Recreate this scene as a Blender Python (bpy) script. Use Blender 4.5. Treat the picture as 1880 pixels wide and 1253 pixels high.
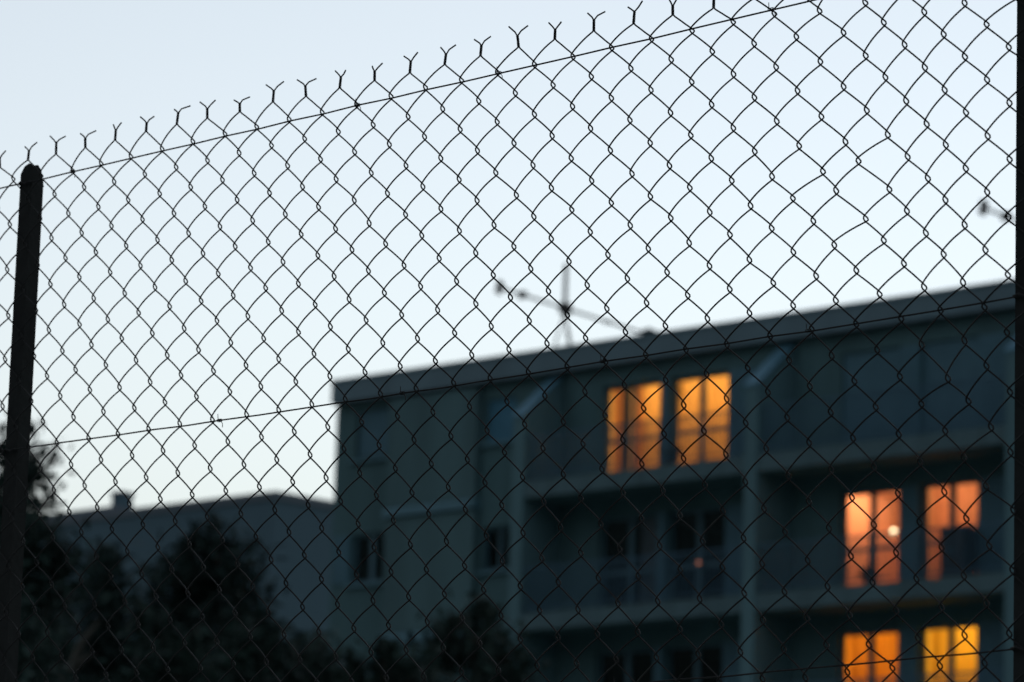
import bpy, math, random
from mathutils import Vector, Matrix

for o in list(bpy.data.objects):
    bpy.data.objects.remove(o, do_unlink=True)
scene = bpy.context.scene
COL = scene.collection
rad = math.radians
random.seed(7)

# ------------------------------------------------------------------ camera
cam_d = bpy.data.cameras.new('camera')
cam = bpy.data.objects.new('camera', cam_d)
COL.objects.link(cam)
RW = [[0.999510916199196, 0.031271846741820535, 0.0],
      [-0.005978511997872357, 0.19108522927461136, 0.9815552417196703],
      [0.030695045087688142, -0.981075178951351, 0.1911787316953418]]   # columns: right, down, forward
cam.matrix_world = Matrix((
    (RW[0][0], -RW[0][1], -RW[0][2], 0.0),
    (RW[1][0], -RW[1][1], -RW[1][2], 0.0),
    (RW[2][0], -RW[2][1], -RW[2][2], 1.6),
    (0, 0, 0, 1)))
cam_d.sensor_width = 36.0
cam_d.lens = 7300.0 / 1880.0 * 36.0
cam_d.clip_start = 0.1
cam_d.clip_end = 3000.0
cam_d.dof.use_dof = True
cam_d.dof.focus_distance = 5.6
cam_d.dof.aperture_fstop = 9.6
cam_d.dof.aperture_blades = 0
scene.camera = cam

# ------------------------------------------------------------------ dusk sky
SUN_EL, SUN_AZ = -3.0, 18.0            # just set, beyond the flats and a little to the right
world = bpy.data.worlds.new('World')
scene.world = world
world.use_nodes = True
wn = world.node_tree
bg = wn.nodes['Background']
sky = wn.nodes.new('ShaderNodeTexSky')
sky.sky_type = 'NISHITA'
sky.sun_disc = False
sky.sun_elevation = rad(SUN_EL)
sky.sun_rotation = rad(SUN_AZ)
sky.ozone_density = 1.35
sky.dust_density = 2.5
sky.air_density = 1.0
hs = wn.nodes.new('ShaderNodeHueSaturation')
hs.inputs['Saturation'].default_value = 0.40
mul = wn.nodes.new('ShaderNodeMix')
mul.data_type = 'RGBA'; mul.blend_type = 'MULTIPLY'
mul.inputs[0].default_value = 1.0
mul.inputs[7].default_value = (0.96, 0.997, 0.975, 1)
wn.links.new(sky.outputs[0], hs.inputs['Color'])
wn.links.new(hs.outputs[0], mul.inputs[6])
wn.links.new(mul.outputs[2], bg.inputs[0])
bg.inputs[1].default_value = 0.15

sun_d = bpy.data.lights.new('afterglow', 'SUN')
sun_d.energy = 0.004
sun_d.angle = rad(20)
sun_d.color = (1.0, 0.86, 0.74)
sun = bpy.data.objects.new('afterglow', sun_d)
COL.objects.link(sun)
_d = Vector((math.sin(rad(SUN_AZ)), math.cos(rad(SUN_AZ)), math.tan(rad(4))))
sun.rotation_euler = _d.to_track_quat('Z', 'Y').to_euler()

EXPOSURE = 5.12
vs = scene.view_settings
vs.view_transform = 'Standard'
vs.look = 'None'
vs.exposure = EXPOSURE
vs.gamma = 1.0
vs.use_curve_mapping = False
scene.cycles.use_denoising = True
scene.cycles.max_bounces = 6
scene.cycles.sample_clamp_indirect = 1.0

# ------------------------------------------------------------------ materials
def new_mat(name):
    m = bpy.data.materials.new(name)
    m.use_nodes = True
    return m, m.node_tree, m.node_tree.nodes['Principled BSDF']

def mat(name, col, rough=0.8, metal=0.0, var=0.25, scale=3.0, bump=0.0, bscale=40.0, streak=False, spec=0.4):
    m, nt, b = new_mat(name)
    b.inputs['Roughness'].default_value = rough
    b.inputs['Metallic'].default_value = metal
    b.inputs['Specular IOR Level'].default_value = spec
    tc = nt.nodes.new('ShaderNodeTexCoord')
    n = nt.nodes.new('ShaderNodeTexNoise')
    n.inputs['Scale'].default_value = scale
    n.inputs['Detail'].default_value = 6
    n.inputs['Roughness'].default_value = 0.62
    if streak:
        mp = nt.nodes.new('ShaderNodeMapping')
        mp.inputs['Scale'].default_value = (1.0, 1.0, 0.14)
        nt.links.new(tc.outputs['Object'], mp.inputs['Vector'])
        nt.links.new(mp.outputs[0], n.inputs['Vector'])
    else:
        nt.links.new(tc.outputs['Object'], n.inputs['Vector'])
    r = nt.nodes.new('ShaderNodeValToRGB')
    r.color_ramp.elements[0].position = 0.3
    r.color_ramp.elements[1].position = 0.72
    r.color_ramp.elements[0].color = tuple(c * (1 - var) for c in col) + (1,)
    r.color_ramp.elements[1].color = tuple(min(1, c * (1 + var)) for c in col) + (1,)
    nt.links.new(n.outputs['Fac'], r.inputs[0])
    nt.links.new(r.outputs[0], b.inputs['Base Color'])
    if bump:
        n2 = nt.nodes.new('ShaderNodeTexNoise')
        n2.inputs['Scale'].default_value = bscale
        n2.inputs['Detail'].default_value = 4
        nt.links.new(tc.outputs['Object'], n2.inputs['Vector'])
        bp = nt.nodes.new('ShaderNodeBump')
        bp.inputs['Strength'].default_value = bump
        bp.inputs['Distance'].default_value = 0.02
        nt.links.new(n2.outputs['Fac'], bp.inputs['Height'])
        nt.links.new(bp.outputs[0], b.inputs['Normal'])
    return m

def glass_mat(name):
    m, nt, b = new_mat(name)
    out = nt.nodes['Material Output']
    tr = nt.nodes.new('ShaderNodeBsdfTransparent')
    tr.inputs[0].default_value = (0.92, 0.95, 0.95, 1)
    gl = nt.nodes.new('ShaderNodeBsdfGlossy')
    gl.inputs['Roughness'].default_value = 0.02
    gl.inputs[0].default_value = (0.20, 0.36, 0.43, 1)
    fr = nt.nodes.new('ShaderNodeFresnel')
    fr.inputs[0].default_value = 1.52
    mx = nt.nodes.new('ShaderNodeMixShader')
    nt.links.new(fr.outputs[0], mx.inputs[0])
    nt.links.new(tr.outputs[0], mx.inputs[1])
    nt.links.new(gl.outputs[0], mx.inputs[2])
    nt.links.new(mx.outputs[0], out.inputs[0])
    return m

def curtain_mat(name, col, trans=0.6):
    m, nt, b = new_mat(name)
    out = nt.nodes['Material Output']
    tc = nt.nodes.new('ShaderNodeTexCoord')
    mp = nt.nodes.new('ShaderNodeMapping')
    mp.inputs['Scale'].default_value = (1, 1, 0.05)
    n = nt.nodes.new('ShaderNodeTexNoise')
    n.inputs['Scale'].default_value = 9
    r = nt.nodes.new('ShaderNodeValToRGB')
    r.color_ramp.elements[0].color = tuple(c * 0.75 for c in col) + (1,)
    r.color_ramp.elements[1].color = tuple(col) + (1,)
    nt.links.new(tc.outputs['Object'], mp.inputs[0])
    nt.links.new(mp.outputs[0], n.inputs['Vector'])
    nt.links.new(n.outputs['Fac'], r.inputs[0])
    df = nt.nodes.new('ShaderNodeBsdfDiffuse')
    tl = nt.nodes.new('ShaderNodeBsdfTranslucent')
    nt.links.new(r.outputs[0], df.inputs[0])
    nt.links.new(r.outputs[0], tl.inputs[0])
    mx = nt.nodes.new('ShaderNodeMixShader')
    mx.inputs[0].default_value = trans
    nt.links.new(df.outputs[0], mx.inputs[1])
    nt.links.new(tl.outputs[0], mx.inputs[2])
    nt.links.new(mx.outputs[0], out.inputs[0])
    return m

def glow_mat(name, col, strength):
    m, nt, b = new_mat(name)
    b.inputs['Base Color'].default_value = tuple(col) + (1,)
    b.inputs['Emission Color'].default_value = tuple(col) + (1,)
    b.inputs['Emission Strength'].default_value = strength
    return m

def leaf_mat(name, col):
    m, nt, b = new_mat(name)
    oi = nt.nodes.new('ShaderNodeNewGeometry')
    r = nt.nodes.new('ShaderNodeValToRGB')
    r.color_ramp.elements[0].color = tuple(c * 0.5 for c in col) + (1,)
    r.color_ramp.elements[1].color = tuple(c * 1.5 for c in col) + (1,)
    nt.links.new(oi.outputs['Random Per Island'], r.inputs[0])
    nt.links.new(r.outputs[0], b.inputs['Base Color'])
    b.inputs['Roughness'].default_value = 0.7
    b.inputs['Specular IOR Level'].default_value = 0.2
    return m

M_WALL = mat('render_plaster', (0.092, 0.195, 0.214), 0.9, var=0.24, scale=0.7, bump=0.25, bscale=14, streak=True)
M_PANEL = mat('pale_panel', (0.102, 0.207, 0.228), 0.85, var=0.22, scale=0.8, bump=0.2, bscale=14, streak=True)
M_CONC = mat('fin_concrete', (0.125, 0.255, 0.29), 0.85, var=0.2, scale=1.2, bump=0.25, bscale=12, streak=True)
M_SLAB = mat('slab_concrete', (0.112, 0.205, 0.232), 0.88, var=0.25, scale=1.4, bump=0.25, bscale=12, streak=True)
M_SOFFIT = mat('soffit_render', (0.12, 0.23, 0.24), 0.9, var=0.15, scale=1.0)
M_FASCIA = mat('zinc_fascia', (0.155, 0.26, 0.31), 0.6, 0.1, var=0.14, scale=1.0, streak=True)
M_COPING = mat('skylit_coping', (0.11, 0.28, 0.38), 0.45, 0.3, var=0.1, scale=2.0)  # blue tint paints in the sky light caught by the sloping fin tops
M_FRAME = mat('window_paint', (0.09, 0.20, 0.25), 0.6, var=0.1, scale=4)
M_SHUT = mat('shutter_paint', (0.085, 0.215, 0.28), 0.6, var=0.12, scale=3)
M_SKYREFL = mat('sky_reflection_blue', (0.075, 0.26, 0.38), 0.6, var=0.12, scale=3)  # sky reflection of the recess pane put into the colour
M_RAIL = mat('railing_paint', (0.07, 0.17, 0.25), 0.55, var=0.12, scale=4)
M_SILL = mat('sill_stone', (0.14, 0.30, 0.37), 0.7, var=0.12, scale=4)
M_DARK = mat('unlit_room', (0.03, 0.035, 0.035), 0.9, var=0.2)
M_GLASS = glass_mat('window_glass')
M_ROOF = mat('roof_felt', (0.10, 0.11, 0.12), 0.9, var=0.2, scale=2, bump=0.3)
M_ANT = mat('antenna_metal', (0.02, 0.026, 0.028), 0.7, 0.0, var=0.2, scale=8)
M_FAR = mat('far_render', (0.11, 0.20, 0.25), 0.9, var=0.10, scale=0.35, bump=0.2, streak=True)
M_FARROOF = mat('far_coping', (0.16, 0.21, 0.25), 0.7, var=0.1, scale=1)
M_GROUND = mat('bounce_ground', (0.19, 0.21, 0.19), 0.95, var=0.35, scale=0.6, bump=0.4, bscale=6)  # tone raised so the unseen ground bounces light into the balcony recesses
M_WIRE = mat('galvanised_wire', (0.020, 0.023, 0.024), 0.7, 0.1, var=0.45, scale=30)
M_POST = mat('painted_post_iron', (0.013, 0.018, 0.018), 0.8, 0.0, var=0.25, scale=9, bump=0.12, bscale=60)
M_BARK = mat('tree_bark', (0.05, 0.042, 0.034), 0.9, var=0.3, scale=6, bump=0.5, bscale=20)
M_PALEBARK = mat('pale_bark', (0.075, 0.080, 0.068), 0.85, var=0.3, scale=5)
M_LEAF = leaf_mat('dark_leaves', (0.024, 0.050, 0.043))
M_LEAF2 = leaf_mat('needle_leaves', (0.020, 0.044, 0.040))
M_LEAF3 = leaf_mat('shrub_leaves', (0.036, 0.07, 0.063))
M_POT = mat('plant_pot', (0.12, 0.08, 0.06), 0.8)
M_CAB = mat('cabinet_paint', (0.035, 0.045, 0.05), 0.6)

# ------------------------------------------------------------------ helpers
class MB:
    def __init__(self):
        self.v = []; self.f = []; self.m = []
    def quad(self, a, b, c, d, mi=0):
        i = len(self.v); self.v += [a, b, c, d]; self.f.append((i, i + 1, i + 2, i + 3)); self.m.append(mi)
    def poly(self, pts, mi=0):
        i = len(self.v); self.v += list(pts); self.f.append(tuple(range(i, i + len(pts)))); self.m.append(mi)
    def box(self, x0, x1, y0, y1, z0, z1, mi=0, ch=0.0):
        i = len(self.v)
        self.v += [(x0, y0, z0), (x1, y0, z0), (x1, y1, z0), (x0, y1, z0), (x0, y0, z1), (x1, y0, z1), (x1, y1, z1), (x0, y1, z1)]
        for q in ((0, 3, 2, 1), (4, 5, 6, 7), (0, 1, 5, 4), (1, 2, 6, 5), (2, 3, 7, 6), (3, 0, 4, 7)):
            self.f.append(tuple(i + k for k in q)); self.m.append(mi)
    def prism(self, pts, axis_vec, mi=0):
        """extrude planar polygon pts along axis_vec"""
        n = len(pts); i = len(self.v)
        a = Vector(axis_vec)
        self.v += [tuple(p) for p in pts] + [tuple(Vector(p) + a) for p in pts]
        self.f.append(tuple(i + k for k in range(n))[::-1]); self.m.append(mi)
        self.f.append(tuple(i + n + k for k in range(n))); self.m.append(mi)
        for k in range(n):
            k2 = (k + 1) % n
            self.f.append((i + k, i + k2, i + n + k2, i + n + k)); self.m.append(mi)
    def tube(self, pts, r, sides=6, mi=0, taper=None, cap=True):
        n = len(pts)
        P = [Vector(p) for p in pts]
        base = len(self.v)
        ref = None
        for k in range(n):
            if k == 0: t = P[1] - P[0]
            elif k == n - 1: t = P[-1] - P[-2]
            else: t = P[k + 1] - P[k - 1]
            if t.length < 1e-9: t = Vector((0, 0, 1))
            t.normalize()
            if ref is None:
                ref = Vector((1, 0, 0)) if abs(t.x) < 0.8 else Vector((0, 1, 0))
            ref = ref - t * ref.dot(t)
            if ref.length < 1e-6: ref = t.orthogonal()
            ref.normalize()
            b = t.cross(ref)
            rr = r if taper is None else taper[k]
            for s in range(sides):
                a = 2 * math.pi * s / sides
                self.v.append(tuple(P[k] + (ref * math.cos(a) + b * math.sin(a)) * rr))
        for k in range(n - 1):
            for s in range(sides):
                s2 = (s + 1) % sides
                self.f.append((base + k * sides + s, base + k * sides + s2, base + (k + 1) * sides + s2, base + (k + 1) * sides + s)); self.m.append(mi)
        if cap:
            self.f.append(tuple(base + s for s in range(sides))[::-1]); self.m.append(mi)
            self.f.append(tuple(base + (n - 1) * sides + s for s in range(sides))); self.m.append(mi)
    def ball(self, c, r, mi=0, seg=14, rings=9):
        base = len(self.v)
        for i in range(rings + 1):
            th = math.pi * i / rings
            for j in range(seg):
                ph = 2 * math.pi * j / seg
                self.v.append((c[0] + r * math.sin(th) * math.cos(ph), c[1] + r * math.sin(th) * math.sin(ph), c[2] + r * math.cos(th)))
        for i in range(rings):
            for j in range(seg):
                j2 = (j + 1) % seg
                self.f.append((base + i * seg + j, base + (i + 1) * seg + j, base + (i + 1) * seg + j2, base + i * seg + j2)); self.m.append(mi)
    def build(self, name, mats, parent=None, smooth=False, loc=None):
        me = bpy.data.meshes.new(name)
        me.from_pydata(self.v, [], self.f)
        if not isinstance(mats, (list, tuple)): mats = [mats]
        for m in mats: me.materials.append(m)
        if len(mats) > 1: me.polygons.foreach_set('material_index', self.m)
        if smooth: me.polygons.foreach_set('use_smooth', [True] * len(me.polygons))
        me.update()
        o = bpy.data.objects.new(name, me)
        COL.objects.link(o)
        if parent is not None: o.parent = parent
        if loc is not None: o.location = loc
        return o

def tag(o, label=None, cat=None, group=None, kind=None):
    if label: o['label'] = label
    if cat: o['category'] = cat
    if group: o['group'] = group
    if kind: o['kind'] = kind
    return o

def empty(name, loc, rz=0.0):
    o = bpy.data.objects.new(name, None)
    o.empty_display_size = 0.3
    COL.objects.link(o)
    o.location = loc
    o.rotation_euler = (0, 0, rz)
    return o

def bevel(o, w, seg=2):
    m = o.modifiers.new('bevel', 'BEVEL'); m.width = w; m.segments = seg; m.limit_method = 'ANGLE'
    return o

# ------------------------------------------------------------------ ground
g = MB()
g.quad((-900, -900, 0), (900, -900, 0), (900, 1500, 0), (-900, 1500, 0))
tag(g.build('ground', M_GROUND), kind='structure')

# ------------------------------------------------------------------ apartment building
AZ = rad(-43.86)
BLOC = (0.0, 85.0, 0.0)
bld = empty('apartment_building', BLOC, AZ)     # local x runs along the facade, local y into the house
tag(bld, 'grey apartment block with recessed balconies and some orange lit windows', 'building')
def at_b(x, y, z):
    c, s = math.cos(AZ), math.sin(AZ)
    return (BLOC[0] + x * c - y * s, BLOC[1] + x * s + y * c, z)

ST = 2.87                       # storey height
TOP_SLAB = 15.02                # top of the upper balcony slab
WALL_D = 1.2                    # depth of the main wall behind the balcony fronts
S0, S1 = -6.68, 20.55
FINS = [(0.12, 0.46), (6.70, 7.03), (13.31, 13.64), (19.9, 20.23)]
BAYS = [(0.46, 6.70), (7.03, 13.31), (13.64, 19.9)]
DOORS = [[(1.63, 3.30), (3.59, 5.20)], [(8.26, 9.79), (10.32, 11.75)], [(15.0, 16.5), (17.0, 18.4)]]
holes = []
for fl in range(6):
    zf = TOP_SLAB - ST * fl
    if zf < 0.5: break
    for bay in DOORS:
        for a, b in bay:
            holes.append((a, b, zf - 0.06, zf + 2.13))
    holes.append((-6.02, -4.86, zf + 1.22, zf + 2.36))
    holes.append((-1.86, -0.96, zf + 1.22, zf + 2.20))

def holed_wall(mb, x0, x1, z0, z1, hs_, y0, y1):
    xs = sorted(set([x0, x1] + [h[0] for h in hs_] + [h[1] for h in hs_]))
    zs = sorted(set([z0, z1] + [h[2] for h in hs_] + [h[3] for h in hs_]))
    for i in range(len(xs) - 1):
        for j in range(len(zs) - 1):
            cx, cz = (xs[i] + xs[i + 1]) / 2, (zs[j] + zs[j + 1]) / 2
            if any(h[0] < cx < h[1] and h[2] < cz < h[3] for h in hs_): continue
            for y, rev in ((y0, False), (y1, True)):
                q = [(xs[i], y, zs[j]), (xs[i + 1], y, zs[j]), (xs[i + 1], y, zs[j + 1]), (xs[i], y, zs[j + 1])]
                mb.quad(*(q[::-1] if rev else q))
    for (a, b, c, d) in hs_:
        mb.quad((a, y0, c), (a, y1, c), (a, y1, d), (a, y0, d))
        mb.quad((b, y1, c), (b, y0, c), (b, y0, d), (b, y1, d))
        mb.quad((a, y0, c), (b, y0, c), (b, y1, c), (a, y1, c))
        mb.quad((a, y1, d), (b, y1, d), (b, y0, d), (a, y0, d))
w = MB()
holed_wall(w, S0, S1, 0.0, 17.57, holes, WALL_D, WALL_D + 0.26)
# end walls, back wall
w.box(S0, S0 + 0.25, WALL_D + 0.262, 11.5, 0, 17.57)
w.box(S1 - 0.25, S1, WALL_D + 0.262, 11.5, 0, 17.57)
w.box(S0 + 0.252, S1 - 0.252, 11.25, 11.5, 0, 17.57)
w.build('wall', M_WALL, bld)
# inner floors and cross walls keep one flat's light from the next
fl_mb = MB()
for fl in range(6):
    zf = TOP_SLAB - ST * fl
    if zf < 0.5: break
    fl_mb.box(S0 + 0.26, S1 - 0.26, WALL_D + 0.255, 11.24, zf - 0.34, zf - 0.1)
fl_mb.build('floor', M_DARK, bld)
cw = MB()
for x in (-4.2, -0.35, 0.62, 6.55, 7.2, 10.14, 13.2, 13.8, 19.8):
    for fl in range(6):
        zf = TOP_SLAB - ST * fl
        if zf < 0.5: break
        cw.box(x, x + 0.1, WALL_D + 0.255, 11.24, zf - 0.098, zf + 2.52)
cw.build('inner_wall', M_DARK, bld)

# roof with zinc fascia
rf = MB()
rf.box(S0 + 0.02, S1 + 0.3, 1.02, 11.6, 17.574, 18.06)
roof = rf.build('roof', M_ROOF, bld)
fa = MB()
n_f = 10
fx0, fx1 = S0 + 0.06, S1 + 0.3
for i in range(n_f):
    a = fx0 + (fx1 - fx0) * i / n_f; b = fx0 + (fx1 - fx0) * (i + 1) / n_f
    fo = MB()
    fo.prism([(a + 0.004, 0.93, 17.575), (a + 0.004, 1.015, 17.575), (a + 0.004, 1.015, 18.12), (a + 0.004, 0.90, 18.12), (a + 0.004, 0.90, 18.06), (a + 0.004, 0.93, 18.04)], (b - a - 0.008, 0, 0))
    fo.build('fascia', M_FASCIA, roof)

# cross fins between the balconies; their tops slope up to the eaves
for (a, b) in FINS:
    f = MB()
    f.prism([(a, 0.0, 0.0), (a, 0.0, 16.46), (a, 1.195, 17.50), (a, 1.195, 0.0)], (b - a, 0, 0))
    fin = f.build('partition_wall', M_CONC, bld)
    cpg = MB()
    k = 1.04 / 1.195
    cpg.prism([(a - 0.03, -0.03, 16.464 - 0.03 * k), (a - 0.03, -0.03, 16.52 - 0.03 * k), (a - 0.03, 1.13, 16.52 + 1.13 * k), (a - 0.03, 1.13, 16.464 + 1.13 * k)], (b - a + 0.06, 0, 0))
    cpg.build('coping', M_COPING, fin)

# projecting panels and storey bands left of the balconies
for fl in range(6):
    zf = TOP_SLAB - ST * fl
    if zf < 0.5: break
    p = MB()
    p.box(-4.78, -1.98, 1.02, 1.197, zf - 0.02, min(zf + ST - 0.27, 17.50))
    pn = p.build('wall_panel', M_PANEL, bld)
    bnd = MB()
    bnd.prism([(-4.80, 0.93, zf - 0.24), (-4.80, 1.195, zf - 0.24), (-4.80, 1.195, zf - 0.03), (-4.80, 1.03, zf - 0.03), (-4.80, 0.93, zf - 0.10)], (2.84, 0, 0))
    bnd.build('ledge', M_SILL, pn)

# balconies
def balcony(bay, fl):
    a, b = BAYS[bay]
    zf = TOP_SLAB - ST * fl
    s = MB()
    s.box(a + 0.002, b - 0.002, 0.03, 1.196, zf - 0.36, zf)
    sl = s.build('balcony', M_SLAB, bld)
    so = MB()
    so.box(a + 0.06, b - 0.06, 0.16, 1.15, zf - 0.372, zf - 0.3605)
    so.build('soffit', M_SOFFIT, sl)
    rl = MB()
    rl.box(a + 0.003, b - 0.003, 0.07, 0.115, zf + 0.965, zf + 1.0)
    rl.box(a + 0.003, b - 0.003, 0.078, 0.107, zf + 0.08, zf + 0.11)
    rl.build('railing', M_RAIL, sl)
    br = MB()
    n = int((b - a) / 0.105)
    for i in range(1, n):
        x = a + (b - a) * i / n
        br.box(x - 0.011, x + 0.011, 0.084, 0.102, zf + 0.11, zf + 0.96)
    o = br.build('bar', M_RAIL, sl)
    o['kind'] = 'stuff'
    return sl
for fl in range(4):
    for bay in range(3):
        balcony(bay, fl)

# french doors ------------------------------------------------------------
def curtain_mesh(x0, x1, z0, z1, y, amp=0.03, waves=8, taper=0.0, side=0):
    mb = MB()
    n = max(10, int(waves * 8))
    top, bot = [], []
    for i in range(n + 1):
        t = i / n
        yy = y + amp * math.sin(t * waves * 2 * math.pi) + amp * 0.4 * math.sin(t * waves * 4.7 + 1)
        top.append((x0 + (x1 - x0) * t, yy, z1))
        xb = x0 + (x1 - x0 - taper) * t if side == 0 else x0 + taper + (x1 - x0 - taper) * t
        bot.append((xb, yy, z0))
    for i in range(n):
        mb.quad(bot[i], bot[i + 1], top[i + 1], top[i])
    return mb

def casement(name, x0, x1, z0, z1, y, lock=None, meet=0.07, fw=0.075):
    """frame with two glazed leaves; returns the frame object"""
    f = MB()
    y0, y1 = y, y + 0.07
    f.box(x0 + 0.002, x0 + fw, y0, y1, z0 + 0.002, z1 - 0.002)
    f.box(x1 - fw, x1 - 0.002, y0, y1, z0 + 0.002, z1 - 0.002)
    f.box(x0 + fw, x1 - fw, y0, y1, z1 - fw, z1 - 0.002)
    f.box(x0 + fw, x1 - fw, y0, y1, z0 + 0.002, z0 + fw)
    fr = f.build(name, M_FRAME, bld)
    xm = (x0 + x1) / 2
    mm = MB()
    mm.box(xm - meet, xm + meet, y0 + 0.006, y1 - 0.006, z0 + fw, z1 - fw)
    mm.build('mullion', M_FRAME, fr)
    if lock:
        for a, b in ((x0 + fw, xm - meet), (xm + meet, x1 - fw)):
            lk = MB()
            lk.box(a, b, y0 + 0.012, y1 - 0.012, z0 + lock - 0.04, z0 + lock + 0.04)
            lk.build('lock_rail', M_FRAME, fr)
    for a, b in ((x0 + fw, xm - meet), (xm + meet, x1 - fw)):
        p = MB()
        p.quad((a, y0 + 0.035, z0 + fw), (b, y0 + 0.035, z0 + fw), (b, y0 + 0.035, z1 - fw), (a, y0 + 0.035, z1 - fw))
        p.build('pane', M_GLASS, fr)
    return fr

YD = WALL_D + 0.10
door = {}
for fl in range(4):
    zf = TOP_SLAB - ST * fl
    for bay in range(3):
        for di, (a, b) in enumerate(DOORS[bay]):
            if fl == 0 and bay >= 1:
                # closed roller shutters on the top right flats
                f = MB()
                n = 24
                z0, z1 = zf - 0.055, zf + 2.125
                for i in range(n):
                    za = z0 + (z1 - z0) * i / n; zb = z0 + (z1 - z0) * (i + 1) / n
                    f.prism([(a + 0.003, YD - 0.05, za + 0.004), (a + 0.003, YD - 0.02, za + 0.004), (a + 0.003, YD - 0.02, zb - 0.004), (a + 0.003, YD - 0.042, zb - 0.004)], (b - a - 0.006, 0, 0))
                f.box(a + 0.01, b - 0.01, YD - 0.015, YD, z0, z1)
                f.build('roller_shutter', M_SHUT, bld)
                continue
            door[(fl, bay, di)] = casement('french_door', a, b, zf - 0.058, zf + 2.128, YD, lock=0.98, meet=(0.04 if (fl, bay, di) == (0, 0, 0) else 0.07))
            # open shutters folded flat against the wall beside the doors
        gaps = [(DOORS[bay][0][1] + 0.02, DOORS[bay][1][0] - 0.02), (DOORS[bay][1][1] + 0.02, DOORS[bay][1][1] + 0.72)]
        for (a, b) in gaps:
            s = MB()
            s.box(a, b, WALL_D - 0.035, WALL_D - 0.003, zf + 0.03, zf + 2.11)
            n = 22
            for i in range(n):
                z = zf + 0.12 + 1.92 * i / n
                s.box(a + 0.05, b - 0.05, WALL_D - 0.046, WALL_D - 0.0352, z, z + 0.05)
            s.build('shutter', M_SHUT, bld)

# casement windows of the left part
for fl in range(4):
    zf = TOP_SLAB - ST * fl
    fr = casement('window', -6.02, -4.86, zf + 1.222, zf + 2.358, YD, meet=0.075, fw=0.07)
    if fl == 0: left_top = fr
    s = MB()
    s.prism([(-6.14, 1.09, zf + 1.14), (-6.14, 1.195, zf + 1.14), (-6.14, 1.195, zf + 1.235), (-6.14, 1.08, zf + 1.205)], (1.36, 0, 0))
    s.build('window_sill', M_SILL, fr)
    sh = MB()
    sh.box(-6.58, -6.06, WALL_D - 0.04, WALL_D - 0.004, zf + 1.24, zf + 2.34)
    for i in range(11):
        z = zf + 1.30 + 0.092 * i
        sh.box(-6.54, -6.10, WALL_D - 0.05, WALL_D - 0.0402, z, z + 0.05)
    if fl: sh.build('shutter', M_SHUT, bld)
    fr = casement('window', -1.86, -0.96, zf + 1.222, zf + 2.198, YD, meet=0.04, fw=0.06)
    s = MB()
    s.prism([(-1.94, 1.09, zf + 1.14), (-1.94, 1.195, zf + 1.14), (-1.94, 1.195, zf + 1.235), (-1.94, 1.08, zf + 1.205)], (1.06, 0, 0))
    s.build('window_sill', M_SILL, fr)
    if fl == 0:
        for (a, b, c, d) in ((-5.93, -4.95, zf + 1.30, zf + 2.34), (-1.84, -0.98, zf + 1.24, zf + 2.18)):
            bl = MB()  # added slats over the glass; their blue stands in for reflected sky
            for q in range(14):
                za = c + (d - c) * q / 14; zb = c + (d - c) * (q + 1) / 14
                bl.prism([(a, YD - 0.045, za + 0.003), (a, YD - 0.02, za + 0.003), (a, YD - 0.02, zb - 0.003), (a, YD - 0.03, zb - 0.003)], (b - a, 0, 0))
            bl.build('sky_reflection_slats', M_SKYREFL if a > -3 else M_SHUT, fr if a > -3 else left_top)
# lit rooms: real lamps behind curtains and walls --------------------------
def room(x0, x1, fl, colour, depth=3.2):
    zf = TOP_SLAB - ST * fl
    y0 = WALL_D + 0.252
    m = mat('room_wall_paint', colour, 0.9, var=0.06, scale=2)
    r = MB()
    z0, z1 = zf - 0.05, zf + 2.45
    y1 = y0 + depth
    r.quad((x0, y1, z0), (x1, y1, z0), (x1, y1, z1), (x0, y1, z1))
    r.quad((x0, y0, z1), (x0, y1, z1), (x1, y1, z1), (x1, y0, z1))
    r.quad((x0, y0, z0), (x0, y1, z0), (x0, y1, z1), (x0, y0, z1))
    r.quad((x1, y1, z0), (x1, y0, z0), (x1, y0, z1), (x1, y1, z1))
    ro = r.build('room_interior', m, bld)
    r = MB()
    r.quad((x0, y0, z0), (x1, y0, z0), (x1, y1, z0), (x0, y1, z0))
    r.build('room_floor', M_DARK, ro)
    return ro

def room_lamp(x, y, z, power, colour, radius=0.05):
    l = bpy.data.lights.new('room_lamp', 'POINT')
    l.energy = power; l.color = colour; l.shadow_soft_size = radius
    o = bpy.data.objects.new('room_lamp', l)
    COL.objects.link(o)
    o.parent = bld
    o.location = (x, y, z)
    return o

LIT = 1.5
WARM = (1.0, 0.50, 0.13)
room(0.74, 6.5, 0, (0.70, 0.55, 0.34))
room_lamp(2.9, 2.7, 17.37, 2.1 * LIT, WARM)
room_lamp(4.6, 2.7, 17.37, 2.0 * LIT, WARM)
M_SHEER = curtain_mat('sheer_curtain', (0.80, 0.62, 0.36), 0.65)
M_SHEER2 = curtain_mat('salmon_curtain', (0.80, 0.52, 0.38), 0.65)
M_DRAPE = curtain_mat('grey_drape', (0.26, 0.32, 0.38), 0.12)
d0 = door[(0, 0, 0)]; d1 = door[(0, 0, 1)]
z0, z1 = TOP_SLAB - 0.03, TOP_SLAB + 2.1
curtain_mesh(1.98, 2.26, z0, z1, YD + 0.14, 0.02, 4).build('curtain', M_DRAPE, d0)
curtain_mesh(1.66, 1.98, z0, z1, YD + 0.24, 0.02, 3).build('curtain', M_SHEER2, d0)
curtain_mesh(2.30, 2.50, z0, z1, YD + 0.24, 0.02, 3).build('curtain', M_SHEER2, d0)
curtain_mesh(2.48, 3.30, z0, z1, YD + 0.26, 0.02, 7).build('curtain', M_SHEER, d0)
curtain_mesh(3.02, 3.32, z0, z1, YD + 0.20, 0.02, 4, taper=-0.0).build('curtain', M_SHEER2, d0)
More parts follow.
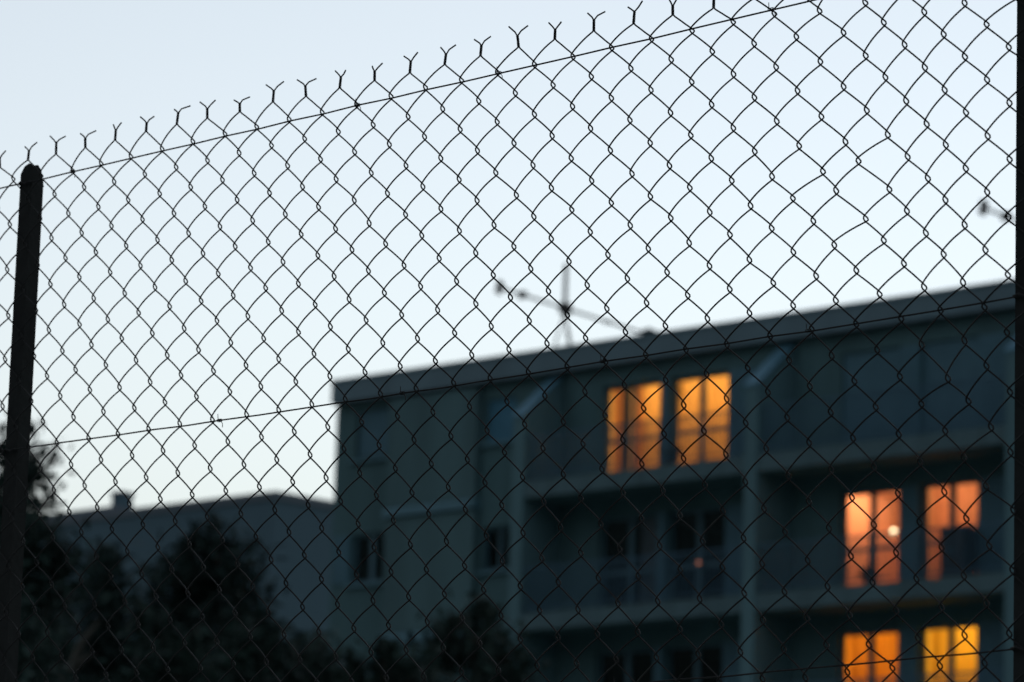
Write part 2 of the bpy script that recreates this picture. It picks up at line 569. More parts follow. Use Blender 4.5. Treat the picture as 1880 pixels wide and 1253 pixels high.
curtain_mesh(3.62, 5.18, z0, z1, YD + 0.24, 0.028, 14).build('curtain', M_SHEER, d1)
# middle floor right: salmon room with a bare globe lamp
room(7.32, 10.12, 1, (0.72, 0.46, 0.32))
room(10.26, 13.1, 1, (0.72, 0.50, 0.34))
room_lamp(8.2, 2.9, 14.50, 1.3 * LIT, (1.0, 0.50, 0.25))
room_lamp(11.0, 2.8, 14.50, 1.5 * LIT, (1.0, 0.50, 0.23))
d2 = door[(1, 1, 1)]
zz = TOP_SLAB - ST
curtain_mesh(10.37, 11.71, zz - 0.03, zz + 2.1, YD + 0.24, 0.025, 12).build('curtain', M_SHEER2, d2)
# lower floor: orange room and yellow room
room(7.32, 10.12, 2, (0.72, 0.48, 0.18))
room(10.26, 13.1, 2, (0.72, 0.58, 0.22))
room_lamp(8.9, 2.8, 11.63, 1.6 * LIT, (1.0, 0.44, 0.05))
room_lamp(11.5, 2.6, 11.63, 2.2 * LIT, (1.0, 0.51, 0.08))
d3 = door[(2, 1, 1)]
d4 = door[(2, 1, 0)]
zz = TOP_SLAB - 2 * ST
M_YEL = curtain_mat('yellow_curtain', (0.80, 0.64, 0.22), 0.7)
curtain_mesh(10.37, 11.71, zz - 0.03, zz + 2.1, YD + 0.24, 0.025, 12).build('curtain', M_YEL, d3)
curtain_mesh(8.30, 9.75, zz - 0.03, zz + 2.1, YD + 0.24, 0.025, 10).build('curtain', curtain_mat('amber_curtain', (0.78, 0.50, 0.16), 0.65), d4)
# grey curtain in the unlit flat
zz = TOP_SLAB - ST
curtain_mesh(2.58, 3.26, zz + 0.1, zz + 2.1, YD + 0.2, 0.02, 6).build('curtain', M_DRAPE, door[(1, 0, 0)])

# things inside and on the balconies --------------------------------------
lamp = empty('globe_lamp', at_b(9.06, 1.95, TOP_SLAB - ST + 2.4), AZ)
tag(lamp, 'bare white globe lamp hanging inside the salmon lit middle window', 'lamp')
lb = MB(); lb.ball((0, 0, -1.05), 0.06)
lb.build('globe', glow_mat('lamp_glow', (1.0, 0.76, 0.44), 0.17), lamp, smooth=True)
lc = MB(); lc.tube([(0, 0, 0), (0, 0, -0.98)], 0.006, 6)
lc.build('cord', M_ANT, lamp)
lc = MB(); lc.tube([(0, 0, -0.98), (0, 0, -0.93)], 0.02, 10)
lc.build('lamp_holder', M_ANT, lamp)

wl = empty('wall_lamp', at_b(4.50, 1.20, 13.10), AZ)
tag(wl, 'tiny reddish lamp glowing between the dark panes of the unlit balcony', 'lamp')
lb = MB(); lb.ball((0, -0.03, 0.0), 0.028)
lb.build('bulb', glow_mat('red_lamp_glow', (1.0, 0.36, 0.20), 0.06), wl, smooth=True)
lb = MB(); lb.box(-0.02, 0.02, -0.012, 0.10, -0.06, 0.05)
lb.build('bracket', M_ANT, wl)

def potted_plant(x, y, z, h, w_, label, seed, tall_n=60):
    rnd = random.Random(seed)
    r = empty('potted_plant', at_b(x, y, z), AZ)
    tag(r, label, 'plant', 'potted plants on the balconies')
    p = MB()
    p.tube([(0, 0, 0), (0, 0, 0.02), (0, 0, 0.26), (0, 0, 0.28)], 0.1, 14, taper=[0.10, 0.11, 0.15, 0.16])
    p.build('pot', M_POT, r)
    st = MB(); lf = MB()
    for i in range(9):
        a = rnd.uniform(0, 6.28); l = rnd.uniform(0.55, 1.0) * h
        e = Vector((math.cos(a) * w_ * rnd.uniform(0.2, 1), math.sin(a) * w_ * rnd.uniform(0.2, 1), l))
        st.tube([(0, 0, 0.24), tuple(e * 0.5 + Vector((0, 0, 0.12))), tuple(e)], 0.008, 5)
        for k in range(tall_n // 9):
            t = rnd.uniform(0.35, 1.05)
            c = Vector((0, 0, 0.24)).lerp(e, t) + Vector((rnd.gauss(0, .05), rnd.gauss(0, .05), rnd.gauss(0, .05)))
            u = Vector((rnd.gauss(0, 1), rnd.gauss(0, 1), rnd.gauss(0, .6))).normalized()
            v = u.orthogonal().normalized()
            s1, s2 = rnd.uniform(.06, .12), rnd.uniform(.03, .05)
            lf.poly([tuple(c - u * s1), tuple(c + v * s2), tuple(c + u * s1), tuple(c - v * s2)])
    st.build('stem', M_BARK, r)
    lf.build('foliage', M_LEAF3, r)
potted_plant(3.92, 0.85, TOP_SLAB, 0.62, 0.28, 'leafy potted plant on the top balcony in front of the orange doors', 3)
potted_plant(9.35, 0.85, TOP_SLAB - ST, 0.50, 0.22, 'low potted plant on the middle balcony below the globe lamp', 4)
cb = empty('storage_cabinet', at_b(11.55, 0.85, TOP_SLAB - ST), AZ)
tag(cb, 'dark storage cabinet on the middle balcony covering half a lit door', 'cabinet')
c = MB(); c.box(-0.30, 0.30, -0.2, 0.2, 0.06, 1.06); bevel(c.build('body', M_CAB, cb), 0.012)
c = MB(); c.box(-0.32, 0.32, -0.22, 0.22, 1.062, 1.09); bevel(c.build('top', M_CAB, cb), 0.008)
for sx in (-1, 1):
    c = MB(); c.box(min(sx * 0.01, sx * 0.285), max(sx * 0.01, sx * 0.285), -0.222, -0.202, 0.10, 1.03)
    dr = bevel(c.build('door', M_CAB, cb), 0.006)
    c = MB(); c.box(sx * 0.05 - 0.01, sx * 0.05 + 0.01, -0.245, -0.2225, 0.55, 0.70); c.build('handle', M_FRAME, dr)
    for sy in (-1, 1):
        c = MB(); c.box(sx * 0.265 - 0.025, sx * 0.265 + 0.025, sy * 0.16 - 0.025, sy * 0.16 + 0.025, 0, 0.058); c.build('leg', M_CAB, cb)

# roof aerials --------------------------------------------------------------
ROOF_Z = 18.06
def aerial(x, y, label, mast_top):
    r = empty('roof_aerial', at_b(x, y, ROOF_Z), AZ)
    tag(r, label, 'antenna', 'rooftop aerials')
    zb = 19.52 - ROOF_Z
    m = MB(); m.tube([(0, 0, zb - 0.25), (0, 0, mast_top - ROOF_Z)], 0.05, 8)
    m.build('mast', M_ANT, r, smooth=True)
    for dx, dy in ((-0.40, -0.12), (0.30, -0.05), (0.05, 0.42)):
        l = MB(); l.tube([(dx, dy, 0.03), (0, 0, zb - 0.08)], 0.022, 6)
        lg = l.build('leg', M_ANT, r)
        f = MB(); f.box(dx - 0.11, dx + 0.11, dy - 0.11, dy + 0.11, 0.0, 0.10)
        f.build('foot', M_ANT, lg)
    SL = -0.05
    b = MB(); b.tube([(0.05, -2.28, zb - 2.28 * SL), (0.05, 3.3, zb + 3.3 * SL)], 0.034, 8)
    b.build('boom', M_ANT, r)
    k = MB(); k.box(-0.07, 0.10, -0.13, 0.13, zb - 0.11, zb + 0.13)
    k.build('bracket', M_ANT, r)
    for yy, hh, tt in ((-2.20, 0.15, 0.075), (-1.45, 0.085, 0.075), (1.4, 0.05, 0.03), (3.2, 0.10, 0.06)):
        zc = zb + SL * yy
        e = MB()
        e.tube([(0.05, yy, zc - hh), (0.05, yy, zc + hh)], tt, 8, taper=[tt * 0.8, tt])
        e.tube([(-0.06, yy + .004, zc - hh * 0.5), (0.16, yy + .004, zc + hh * 0.5)], tt * 0.6, 6)
        e.build('element', M_ANT, r)
aerial(-1.26, 3.0, 'dark antenna on a tripod near the middle of the roof edge', 20.56)
aerial(12.08, 3.0, 'antenna boom showing beside the right hand fence post', 20.9)
v = empty('roof_vent', at_b(1.66, 2.6, ROOF_Z), AZ)
tag(v, 'small dark vent hood at the roof edge below the antenna boom', 'vent')
c = MB(); c.tube([(0, 0, 0), (0, 0, 0.50)], 0.06, 12); c.build('pipe', M_ANT, v)
c = MB(); c.tube([(0, 0, 0.51), (0, 0, 0.56), (0, 0, 0.62)], 0.2, 14, taper=[0.20, 0.17, 0.04]); c.build('hood', M_ANT, v)

# ------------------------------------------------------------------ far blocks
fb = empty('far_apartment_block', (-6.59, 112.0, 0), AZ)
tag(fb, 'plain flat roofed grey block behind the trees beside the balconied block', 'building')
c = MB(); c.box(-26, 0, 0, 14, 0, 18.62)
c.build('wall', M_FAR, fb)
c = MB(); c.box(-26.1, 0.06, -0.06, 14.06, 18.622, 18.85)
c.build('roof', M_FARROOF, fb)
for i in range(6):
    for j in range(4):
        x = -23.2 + 3.9 * i; z = 15.3 - 2.9 * j
        c = MB(); c.box(x - .06, x + 1.16, -0.05, -0.003, z - .06, z + 1.36)
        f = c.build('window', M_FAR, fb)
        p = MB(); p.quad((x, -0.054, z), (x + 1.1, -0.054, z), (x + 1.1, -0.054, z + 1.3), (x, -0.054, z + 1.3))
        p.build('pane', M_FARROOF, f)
fc = empty('far_stair_block', (-12.95, 130.0, 0), AZ)
tag(fc, 'farther grey block with a chimney rising at its end, left of the plain block', 'building')
c = MB(); c.box(-18, 0, 0, 9, 0, 20.75)
c.build('wall', M_FAR, fc)
c = MB(); c.box(-18.1, 0.08, -0.08, 9.08, 20.752, 20.95)
c.build('roof', M_FARROOF, fc)
c = MB(); c.box(-0.52, -0.02, 0.3, 0.8, 20.952, 21.42)
ch = c.build('chimney', M_FAR, fc)
c = MB(); c.box(-0.57, 0.03, 0.25, 0.85, 21.422, 21.50)
c.build('chimney_cap', M_FARROOF, ch)

# ------------------------------------------------------------------ trees
def tree(name, x, y, h, label, cat, seed, crown, leaf, n, size, trunk_r=0.16, limbs=14, leafmat=None, group='trees between the fence and the flats', aspect=1.0):
    """crown(rnd) -> (local position, inside) ; crown is a list of (dz_top, radius) rings from the tip down"""
    rnd = random.Random(seed)
    r = empty(name, (x, y, 0))
    tag(r, label, cat, group)
    def rad_at(d):
        for i in range(len(crown) - 1):
            if crown[i][0] <= d <= crown[i + 1][0]:
                t = (d - crown[i][0]) / (crown[i + 1][0] - crown[i][0])
                return crown[i][1] * (1 - t) + crown[i + 1][1] * t
        return crown[-1][1]
    depth = crown[-1][0]
    tk = MB()
    pts = []; tp = []
    for i in range(9):
        t = i / 8
        pts.append((rnd.gauss(0, 0.05) * t * 2, rnd.gauss(0, 0.05) * t * 2, h * 0.97 * t)); tp.append(trunk_r * (1 - t) + 0.015)
    tk.tube(pts, trunk_r, 9, taper=tp)
    tips = []
    for i in range(limbs):
        d = depth * (0.06 + 0.94 * ((i + rnd.random()) / limbs))
        a = rnd.uniform(0, 6.283)
        R_ = rad_at(d) * rnd.uniform(0.72, 1.12)
        zt = h - d
        e = Vector((math.cos(a) * R_, math.sin(a) * R_, zt + rnd.uniform(-0.1, 0.25)))
        b0 = Vector((0, 0, max(0.4, zt - R_ * rnd.uniform(0.25, 0.6))))
        mid = b0.lerp(e, 0.55) + Vector((rnd.gauss(0, .06), rnd.gauss(0, .06), -0.05))
        tk.tube([tuple(b0), tuple(mid), tuple(e)], 0.03, 5, taper=[trunk_r * 0.35, trunk_r * 0.2, 0.008])
        tips.append((b0, mid, e))
    tk.build('trunk', M_BARK, r)
    cr = MB()
    # clumps along the limbs
    clumps = []
    for (b0, mid, e) in tips:
        L_ = (e - b0).length
        for k in range(max(2, int(L_ / 0.28))):
            t = rnd.uniform(0.3, 1.05)
            c_ = mid.lerp(e, (t - 0.5) * 2) if t > 0.5 else b0.lerp(mid, t * 2)
            clumps.append((c_ + Vector((rnd.gauss(0, .1), rnd.gauss(0, .1), rnd.gauss(0, .1))), rnd.uniform(0.16, 0.34) * aspect))
    clumps.append((Vector((0, 0, h - 0.1)), 0.12))
    for k in range(int(limbs * 2.4)):
        d = depth * (0.04 + 0.96 * rnd.random()); a = rnd.uniform(0, 6.283)
        R_ = rad_at(d) * math.sqrt(rnd.random()) * 0.85
        clumps.append((Vector((math.cos(a) * R_, math.sin(a) * R_, h - d)), min(0.34, 0.12 + R_ * 0.3)))
    for i in range(n):
        c_, s_ = clumps[rnd.randrange(len(clumps))]
        p = c_ + Vector((rnd.gauss(0, s_ * .6), rnd.gauss(0, s_ * .6), rnd.gauss(0, s_ * .55)))
        u = Vector((rnd.gauss(0, 1), rnd.gauss(0, 1), rnd.gauss(0.3, .8))).normalized()
        v = u.cross(Vector((rnd.gauss(0, 1), rnd.gauss(0, 1), rnd.gauss(0, 1))))
        if v.length < 1e-3: continue
        v.normalize()
        l = size * rnd.uniform(0.6, 1.3); wd = l * leaf
        cr.poly([tuple(p - u * l), tuple(p + v * wd), tuple(p + u * l), tuple(p - v * wd)])
    cr.build('crown', leafmat or M_LEAF, r)
    return r

tree('broadleaf_tree', -5.62, 45.0, 9.30, 'dark leafy tree whose top shows behind the left fence post', 'tree', 21,
     [(0, 0.10), (0.5, 0.26), (0.9, 0.30), (1.15, 0.30), (1.45, 0.66), (1.9, 0.76), (3.0, 0.66), (5.2, 0.9), (6.5, 0.3)], 0.42, 12000, 0.085, 0.14, 46)
tree('conifer_tree', -3.72, 50.0, 8.95, 'largest dark conifer with tufted top in front of the plain far block', 'tree', 22,
     [(0, 0.10), (0.35, 0.36), (0.8, 0.60), (1.4, 0.88), (2.2, 1.40), (4.0, 1.9), (7.0, 1.2)], 0.24, 22000, 0.12, 0.17, 70, M_LEAF2)
tree('slender_conifer', -4.22, 42.0, 7.42, 'slender dark conifer with a single thin tip left of the largest conifer', 'tree', 23,
     [(0, 0.05), (0.3, 0.10), (0.45, 0.08), (0.62, 0.20), (1.0, 0.36), (1.6, 0.5), (5.0, 0.8)], 0.25, 9000, 0.08, 0.10, 44, M_LEAF2)
tree('broadleaf_tree', -0.28, 48.0, 7.76, 'rounded dark tree in front of the lowest balcony', 'tree', 24,
     [(0, 0.15), (0.3, 0.40), (0.8, 0.70), (1.6, 1.0), (4.0, 1.2), (6.0, 0.5)], 0.42, 15000, 0.09, 0.14, 46)
tree('broadleaf_tree', -2.40, 52.0, 7.70, 'loose dark tree at the foot of the block corner', 'tree', 25,
     [(0, 0.14), (0.4, 0.40), (1.0, 0.70), (1.8, 0.9), (5.0, 1.0)], 0.42, 10000, 0.085, 0.12, 38, M_LEAF3)
tree('bushy_tree', -1.40, 46.0, 6.98, 'low bushy tree showing at the bottom edge below the left windows', 'tree', 26,
     [(0, 0.2), (0.4, 0.6), (1.0, 0.9), (4.5, 1.1)], 0.42, 11000, 0.085, 0.12, 36)
tree('bushy_tree', -4.95, 39.0, 6.45, 'low greyish bush at the lower left between post and slender conifer', 'tree', 27,
     [(0, 0.2), (0.4, 0.55), (1.0, 0.8), (4.5, 1.0)], 0.42, 10000, 0.08, 0.12, 38, M_LEAF3)
tree('bushy_tree', -3.55, 41.0, 6.60, 'dark bush at the bottom edge under the largest conifer', 'tree', 28,
     [(0, 0.2), (0.3, 0.6), (0.8, 0.9), (4.5, 1.0)], 0.42, 11000, 0.085, 0.12, 38)
tree('bushy_tree', -2.55, 44.0, 6.85, 'dark bush at the bottom edge between the largest conifer and the block corner', 'tree', 29,
     [(0, 0.2), (0.3, 0.5), (0.8, 0.8), (4.5, 1.0)], 0.42, 11000, 0.085, 0.12, 38)
tree('bushy_tree', -5.75, 47.0, 7.70, 'broad dark bush filling the lower left corner behind the post', 'tree', 30,
     [(0, 0.3), (0.4, 0.7), (0.9, 1.0), (5.0, 1.1)], 0.42, 12000, 0.09, 0.12, 40, M_LEAF3)
# bare pale limb among the shrubs
pb = empty('pale_dead_tree', (-4.85, 41.5, 0))
tag(pb, 'pale bare dead branch slanting up among dark foliage at lower left', 'tree')
c = MB()
c.tube([(-0.1, 0, 0), (-0.12, 0.02, 2.5), (-0.08, 0, 4.4), (0.0, 0, 5.35)], 0.06, 8, taper=[0.11, 0.09, 0.075, 0.06])
c.build('trunk', M_PALEBARK, pb)
c = MB()
c.tube([(0.0, 0, 5.35), (0.12, -0.02, 5.72), (0.34, -0.05, 6.0), (0.45, -0.05, 6.32), (0.62, -0.04, 6.55)], 0.05, 8, taper=[0.06, 0.055, 0.05, 0.04, 0.015])
c.build('limb', M_PALEBARK, pb)
c = MB()
c.tube([(0.34, -0.05, 6.0), (0.5, -0.1, 6.14), (0.60, -0.12, 6.2)], 0.03, 6, taper=[0.045, 0.035, 0.012])
c.build('limb', M_PALEBARK, pb)

# ------------------------------------------------------------------ chain link fence
POLY_K=[0.0286, 0.0499, -0.1118, -0.0933, 0.2001, 0.0758, 0.0023, -0.0514, -0.074, -0.4136]
POLY_R=[0.0746, 0.0406, -0.1779, 0.0016, 0.0046, -0.107, -0.0861, -0.1715, -0.1552, -0.0295]
KNOT_RESIDUE={
 -14:{16:(-7,5),18:(-6,10),20:(3,5)},
 -13:{17:(-12,-10),21:(9,-1)},
 -11:{13:(-2,-5),15:(-4,1),17:(-1,2),19:(-5,1),23:(12,3)},
 -10:{12:(-9,-1),14:(3,-4),16:(0,-2),18:(3,-5),20:(4,-1),22:(11,-10)},
 -9:{13:(-5,4),15:(-3,1),17:(1,-2),19:(5,-9),21:(10,-12),23:(13,2)},
 -8:{12:(-7,-9),16:(-1,0),18:(7,-3),20:(12,-14)},
 -7:{-5:(-6,9),-3:(-7,8),-1:(-14,10)},
 -6:{-26:(-9,5),-24:(-5,2),-22:(-4,4),-20:(2,1),-18:(2,2),-16:(8,-2),-14:(12,-4),-12:(8,-1),-8:(-1,4),-6:(-3,-3),-4:(-5,1),-2:(-8,2),0:(-10,5),12:(-3,4),14:(-3,8),16:(-1,6),18:(5,1),20:(12,-5),22:(12,-10)},
 -5:{-25:(-11,0),-23:(0,-2),-21:(0,1),-19:(1,1),-17:(9,-1),-15:(13,-4),-13:(11,0),-11:(6,-3),-9:(-1,-1),-7:(-1,0),-5:(-3,0),-3:(-7,-2),-1:(-10,8),1:(-9,5),11:(-3,5),13:(-8,6),15:(-6,6),17:(-1,6),19:(4,-3),21:(12,-12),23:(-8,3)},
 -4:{-28:(-11,0),-26:(-3,0),-24:(2,-1),-22:(2,-3),-20:(4,-2),-18:(6,-2),-16:(13,-5),-14:(10,-4),-12:(6,-2),-8:(2,-2),-6:(-3,1),-4:(-1,-3),-2:(-7,-1),0:(-8,3),12:(-1,5),14:(-5,7),16:(0,6),18:(6,2),20:(20,-28),22:(-11,2)},
 -3:{-29:(-10,1),-27:(-2,-2),-25:(-2,0),-23:(3,-1),-21:(2,0),-19:(2,2),-17:(8,-2),-15:(12,-3),-13:(7,0),-11:(3,-1),-7:(-1,3),-5:(-5,-1),-3:(-6,0),-1:(-7,0),1:(-8,1),11:(0,2),13:(-5,10),15:(-7,6),17:(1,6),21:(-9,-2),23:(-24,9)},
 -2:{-28:(-8,1),-26:(8,-1),-24:(3,-2),-22:(3,-2),-20:(1,1),-18:(6,-4),-16:(16,-4),-14:(9,-5),-12:(4,-1),-10:(-2,-1),-8:(-2,0),12:(3,7),14:(-2,11),16:(3,8),18:(7,5),20:(-17,16),22:(-23,6)},
 -1:{-29:(-11,3),-27:(-2,0),-25:(-1,3),-23:(3,-2),-11:(3,0),-9:(5,-5),-7:(3,-2),-5:(-2,-3),-3:(-4,-1),-1:(-6,-2),1:(-6,-1),3:(-7,-2),5:(-5,-2),7:(-6,-1),11:(2,2),13:(8,6),15:(7,1),17:(7,3),19:(8,4),21:(-19,1),23:(-23,7)},
 0:{-12:(4,2),-10:(4,-2),-2:(-5,-1),0:(-3,-2),2:(-5,-3),4:(-3,-2),6:(-3,-4),12:(12,-1),14:(13,1),18:(15,-1),20:(-7,12),22:(-22,5)},
 1:{-1:(-7,-1),1:(-7,-1),3:(-7,-1),5:(-3,-1),7:(-5,-1),17:(22,-7),19:(12,-4),21:(-15,4),23:(-24,10)},
 2:{-2:(-3,-2),0:(-4,-2),2:(-5,2),4:(-5,1),16:(38,-20),18:(25,-14),20:(-2,4),22:(-17,9)},
 3:{17:(44,-26),19:(18,-9),21:(-13,5),23:(-20,13)},
 4:{-18:(2,3),-16:(1,3),14:(36,-21),18:(25,-18),20:(-3,2),22:(-17,9)},
 5:{-27:(-7,6),-25:(0,1),-23:(0,3),-21:(3,0),-19:(1,2),-17:(1,5),7:(-6,2),9:(0,1),11:(11,-2),13:(22,-10),15:(39,-25),17:(34,-27),19:(10,-11),21:(-14,7),23:(-22,15)},
 6:{-32:(-19,6),-28:(-9,3),-26:(-2,1),-24:(0,2),-22:(5,-1),-20:(4,0),-18:(1,2),-16:(3,0),-8:(-4,1),-6:(-5,1),-4:(-5,2),-2:(-6,0),0:(-8,2),2:(-8,1),4:(-6,3),6:(-5,3),8:(-3,3),10:(5,1),12:(14,-3),14:(25,-16),16:(36,-23),18:(16,-14),20:(-10,2),22:(-21,12)},
 7:{-29:(-13,5),-27:(-5,0),-25:(-4,2),-23:(1,2),-21:(5,-1),-19:(1,1),-17:(2,1),-15:(0,2),-13:(-2,0),-11:(-4,2),-9:(-1,-1),-7:(-4,0),-5:(-10,2),-3:(-9,3),-1:(-13,4),1:(-11,4),3:(-11,4),5:(-10,6),7:(-6,5),9:(-3,6),11:(5,2),13:(11,-3),15:(27,-19),17:(20,-12),19:(0,-3),21:(-20,10),23:(-26,17)},
 8:{-32:(-14,8),-28:(-2,-1),-26:(2,-1),-24:(1,1),-22:(7,-2),-20:(6,-2),-18:(6,-1),-14:(4,1),-12:(0,-1),-10:(-1,0),-8:(-2,1),-6:(-4,3),-4:(-7,3),-2:(-6,3),0:(-7,3),2:(-7,4),4:(-7,7),6:(-6,8),8:(-3,8),10:(2,6),12:(7,2),14:(17,-9),16:(29,-19),18:(7,-5),20:(-16,7),22:(-24,15)},
 9:{-29:(-4,-1),-27:(-1,1),-25:(2,-5),-23:(5,-2),-21:(8,-2),-19:(7,-3),-17:(4,0),-15:(2,2),-13:(1,0),-11:(0,-1),-9:(2,-4),-7:(0,0),-5:(-7,1),-3:(-9,3),-1:(-12,4),1:(-12,5),3:(-13,8),5:(-10,8),7:(-7,10),9:(-4,10),11:(0,8),13:(2,3),15:(25,-16),17:(11,-7),19:(-4,3),21:(-22,8)},
 10:{-32:(-2,14),-28:(19,-15),-26:(10,-11),-24:(9,-10),-22:(13,-9),-20:(10,-6),-18:(12,-4),-14:(5,-5),-12:(2,-5),-10:(3,-5),-8:(0,-1),-6:(-6,5),-4:(-6,2),-2:(-10,2),0:(-12,2),2:(-10,2),4:(-10,5),6:(-8,7),8:(-5,7),10:(-3,9),12:(-4,8),14:(12,-16),16:(26,-20)},
}

FU = Vector((0.7195109117522788, -0.6944811357188938, 0.0))    # along the fence, to the right
FN = Vector((-0.6944811357188938, -0.7195109117522788, 0.0))   # towards the viewer
FO = Vector((0.022702599431410234, 5.511407144038754, 2.70101286057976))
WK, HR = 0.036818839250396265, 0.0375                          # half a mesh across, half a mesh up
fence = empty('chain_link_fence', (FO.x, FO.y, 0.0))
tag(fence, 'dark wire chain link fence with twisted barbed top edge and iron posts', 'fence')
FBASE = Vector((FO.x, FO.y, 0.0))

def knot_shift(k, r):
    a = min(23, max(-32, k)) / 30.0; b = min(11, max(-15, r)) / 15.0
    F = [a ** i * b ** j for i in range(4) for j in range(4 - i)]
    dk = sum(x * y for x, y in zip(POLY_K, F)); dr = sum(x * y for x, y in zip(POLY_R, F))
    fade = max(0.0, min(1.0, (r + 40) / 22.0))
    q = KNOT_RESIDUE.get(r, {}).get(k)
    if q: dk += q[0] / 100.0; dr += q[1] / 100.0
    else:
        rn = random.Random(k * 977 + r * 31)
        dk += rn.gauss(0, 0.035); dr += rn.gauss(0, 0.03)
    return dk * fade, dr * fade

def fp(k, r, d=0.0):
    return FO - FBASE + FU * (k * WK) + Vector((0, 0, r * HR)) + FN * d

R_BOT = -71
def wire_path(k, fine=True):
    rn = random.Random(k * 13 + 5)
    pts = []
    right_first = (k % 2 == 0)
    j = k + 1 if right_first else k
    dk, dr = knot_shift(j, 10)
    r0 = 10.82 + dr * 0.9 + random.Random(j).gauss(0, 0.02)
    rt = r0 + 0.44 + random.Random(j + 500).gauss(0, 0.04)
    kc = j + dk * 0.8
    lean = random.Random(j + 77).gauss(0, 0.05)
    ph0 = 0.0 if right_first else math.pi
    # prong
    sgn = 1 if right_first else -1
    lk = (0.44 if sgn > 0 else 0.36) + rn.gauss(0, 0.05)
    lr = 0.26 + rn.gauss(0, 0.05)
    tipk = kc + lean + sgn * lk
    pts.append(fp(tipk, rt + lr, rn.gauss(0, 0.004)))
    pts.append(fp(kc + lean + sgn * lk * 0.45, rt + lr * 0.42, 0.001 * sgn))
    n_t = 22 if fine else 8
    turns = 3.5
    for i in range(n_t + 1):
        t = i / n_t
        a = ph0 + turns * 2 * math.pi * t
        rr = rt + (r0 - rt) * t
        pts.append(fp(kc + lean * (1 - t) + sgn * 0 + math.cos(a) * 0.0012 / WK, rr, math.sin(a) * 0.0012))
    # zigzag down
    dF = rn.uniform(0.0040, 0.0052); dB = rn.uniform(0.0026, 0.0036)
    side_right = right_first
    r = 11
    prev = (kc, r0)
    first = True
    while r > R_BOT:
        nr = r - 1
        nside = not side_right
        kc2 = (k + 1 if nside else k)
        a, b = knot_shift(kc2, nr)
        over = (0.0053 if nside else -0.0027) / WK
        nxt = (kc2 + a + over, nr + b + (-0.05 if nside else 0.03))
        det = fine and r > -17
        n = 13 if det else (3 if r < -17 else 6)
        goes_left = side_right
        for i in range(0 if not first else 1, n):
            t = i / n
            e = 0.10
            v = 1.0 / (1 - e)
            if t < e: s = v * t * t / (2 * e)
            elif t > 1 - e: s = 1 - v * (1 - t) ** 2 / (2 * e)
            else: s = v * (t - e / 2)
            if first and t < 0.5: s = t
            dd = math.sin(math.pi * t) ** 0.8 if t > 0 else 0.0
            dep = dd * dF if goes_left else -dd * dB
            pts.append(fp(prev[0] + (nxt[0] - prev[0]) * s, prev[1] + (nxt[1] - prev[1]) * t, dep))
        prev = nxt; side_right = nside; r = nr; first = False
    pts.append(fp(prev[0], prev[1], 0))
    return pts

K_IN0, K_IN1 = -35, 24
for k in range(K_IN0, K_IN1 + 1):
    mb = MB()
    mb.tube([tuple(p) for p in wire_path(k)], 0.00122, 5)
    mb.build('mesh_wire', M_WIRE, fence, smooth=True)
rest = MB()
for k in list(range(-85, K_IN0)) + list(range(K_IN1 + 1, 78)):
    rest.tube([tuple(p) for p in wire_path(k, fine=False)], 0.00112, 4, cap=False)
o = rest.build('outer_mesh', M_WIRE, fence)
o['kind'] = 'stuff'

# line wires
LW = [[(-86, 9.6), (-55, 9.6), (-30, 9.73), (-20, 9.85), (-10, 9.97), (-2, 10.03), (4, 10.09), (8, 10.13), (13.5, 10.24), (24, 10.32), (80, 10.2)],
      [(-86, -2.0), (-30, -2.03), (-17.5, -2.07), (-10.6, -2.04), (-2.5, -2.0), (4, -1.91), (14, -1.88), (19.7, -1.82), (24, -1.70), (80, -2.0)],
      [(-86, -14.2), (-30, -14.15), (-10, -14.05), (10.3, -13.9), (17, -13.78), (23.5, -13.66), (80, -14.0)],
      [(-86, -26), (-20, -26.1), (24, -26), (80, -26)], [(-86, -38), (0, -38.1), (80, -38)], [(-86, -50), (0, -50.1), (80, -50)], [(-86, -62), (0, -62.1), (80, -62)]]
for ln in LW:
    mb = MB()
    pts = []
    for i in range(len(ln) - 1):
        n = max(2, int((ln[i + 1][0] - ln[i][0]) / 2))
        for q in range(n):
            t = q / n
            kk = ln[i][0] + (ln[i + 1][0] - ln[i][0]) * t
            pts.append(tuple(fp(kk, ln[i][1] + (ln[i + 1][1] - ln[i][1]) * t + 0.015 * math.sin(kk * 1.7), -0.0022 + 0.0008 * math.sin(kk * 3.14159))))
    pts.append(tuple(fp(*ln[-1], -0.002)))
    mb.tube(pts, 0.00122, 6)
    mb.build('line_wire', M_WIRE, fence, smooth=True)

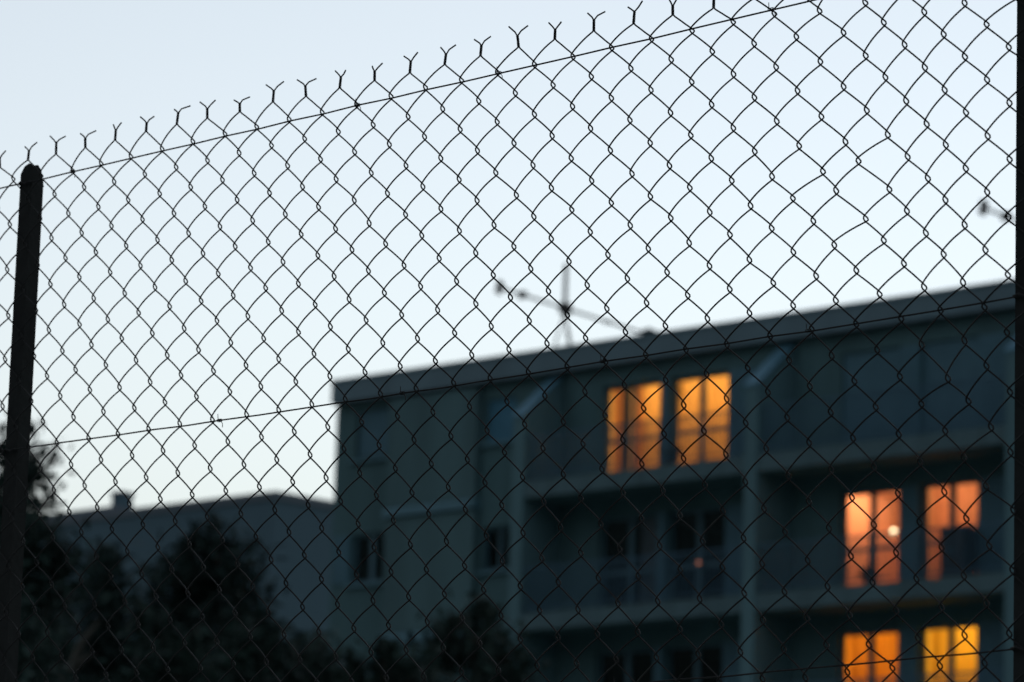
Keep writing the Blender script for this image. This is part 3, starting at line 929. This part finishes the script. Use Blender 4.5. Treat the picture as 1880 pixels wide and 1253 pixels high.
def line_at(i, k):
    ln = LW[i]
    for a, b in zip(ln, ln[1:]):
        if a[0] <= k <= b[0]:
            return a[1] + (b[1] - a[1]) * (k - a[0]) / (b[0] - a[0])
for (i, k) in ((0, -27.85), (0, -10.0), (0, -2.05), (0, 11.85), (1, -17.5), (1, -6.8), (1, 3.9), (1, 13.9), (2, 5.0), (2, -12)):
    rr = line_at(i, k)
    pts = []
    n = 40
    for q in range(n + 1):
        t = q / n
        a = t * 2 * math.pi * 3.2
        pts.append(tuple(fp(k + (t - 0.4) * 0.20, rr + math.cos(a) * 0.055, math.sin(a) * 0.0024)))
    pts.append(tuple(fp(k + 0.26, rr - 0.16, 0.002)))
    pts.append(tuple(fp(k + 0.30, rr - 0.32, 0.003)))
    pts.insert(0, tuple(fp(k - 0.05, rr + 0.26, 0.002)))
    mb = MB(); mb.tube(pts, 0.0006, 5)
    mb.build('wire_tie', M_WIRE, fence, smooth=True)

# angle iron posts: one flange in the mesh plane, the other pointing away from the viewer
def post(k0, lift=0.0):
    f = MB()
    L0, L1 = -0.76, 0.0
    z = -0.0068
    front = [(L0, -72.03), (L0 - 0.06, 1.0 + lift), (L0 - 0.06, 10.22 + lift), (L0 + 0.18, 10.52 + lift), (L0 + 0.48, 10.62 + lift), (L1 - 0.12, 10.52 + lift), (L1, 10.50 + lift), (L1 + 0.10, -72.03)]
    f.prism([tuple(fp(k0 + a + (0.10 if b < -60 else 0.0), b, z)) for a, b in front][::-1], tuple(-FN * 0.005))
    po = f.build('post', M_POST, fence)
    wb = MB()
    prof = [(-0.0119, -72.03), (-0.0119, 10.52 + lift), (-0.0180, 10.56 + lift), (-0.0250, 10.36 + lift), (-0.0290, 10.02 + lift), (-0.0310, 9.80 + lift), (-0.0315, -72.03)]
    wb.prism([tuple(fp(k0 + L1 - 0.14 + (0.16 if b < -60 else 0.0), b, d)) for d, b in prof], tuple(FU * 0.005))
    wb.build('flange', M_POST, po)
    # battered edge: tie loops round the post at the line wires
    for i in range(3):
        rr = line_at(i, k0)
        loop = MB()
        a0, a1 = k0 - 0.84, k0 + 0.42
        pts = [fp(a0, rr + .03, -.004), fp(a0 - .04, rr, -.012), fp(a0, rr - .03, -.016), fp(k0 - .1, rr - .02, -.034), fp(a1 - .45, rr, -.020), fp(a1 - .42, rr + .02, -.016), fp(a1 - .5, rr + .05, -.003), fp(a1 - .6, rr - .08, .001), fp(a0 + .3, rr + .05, .001), fp(a0, rr + .03, -.004)]
        loop.tube([tuple(p) for p in pts], 0.0016, 5)
        loop.build('tie_loop', M_WIRE, po)
for k0 in (-85.1, -30.80, 23.76, 78.4):
    post(k0)
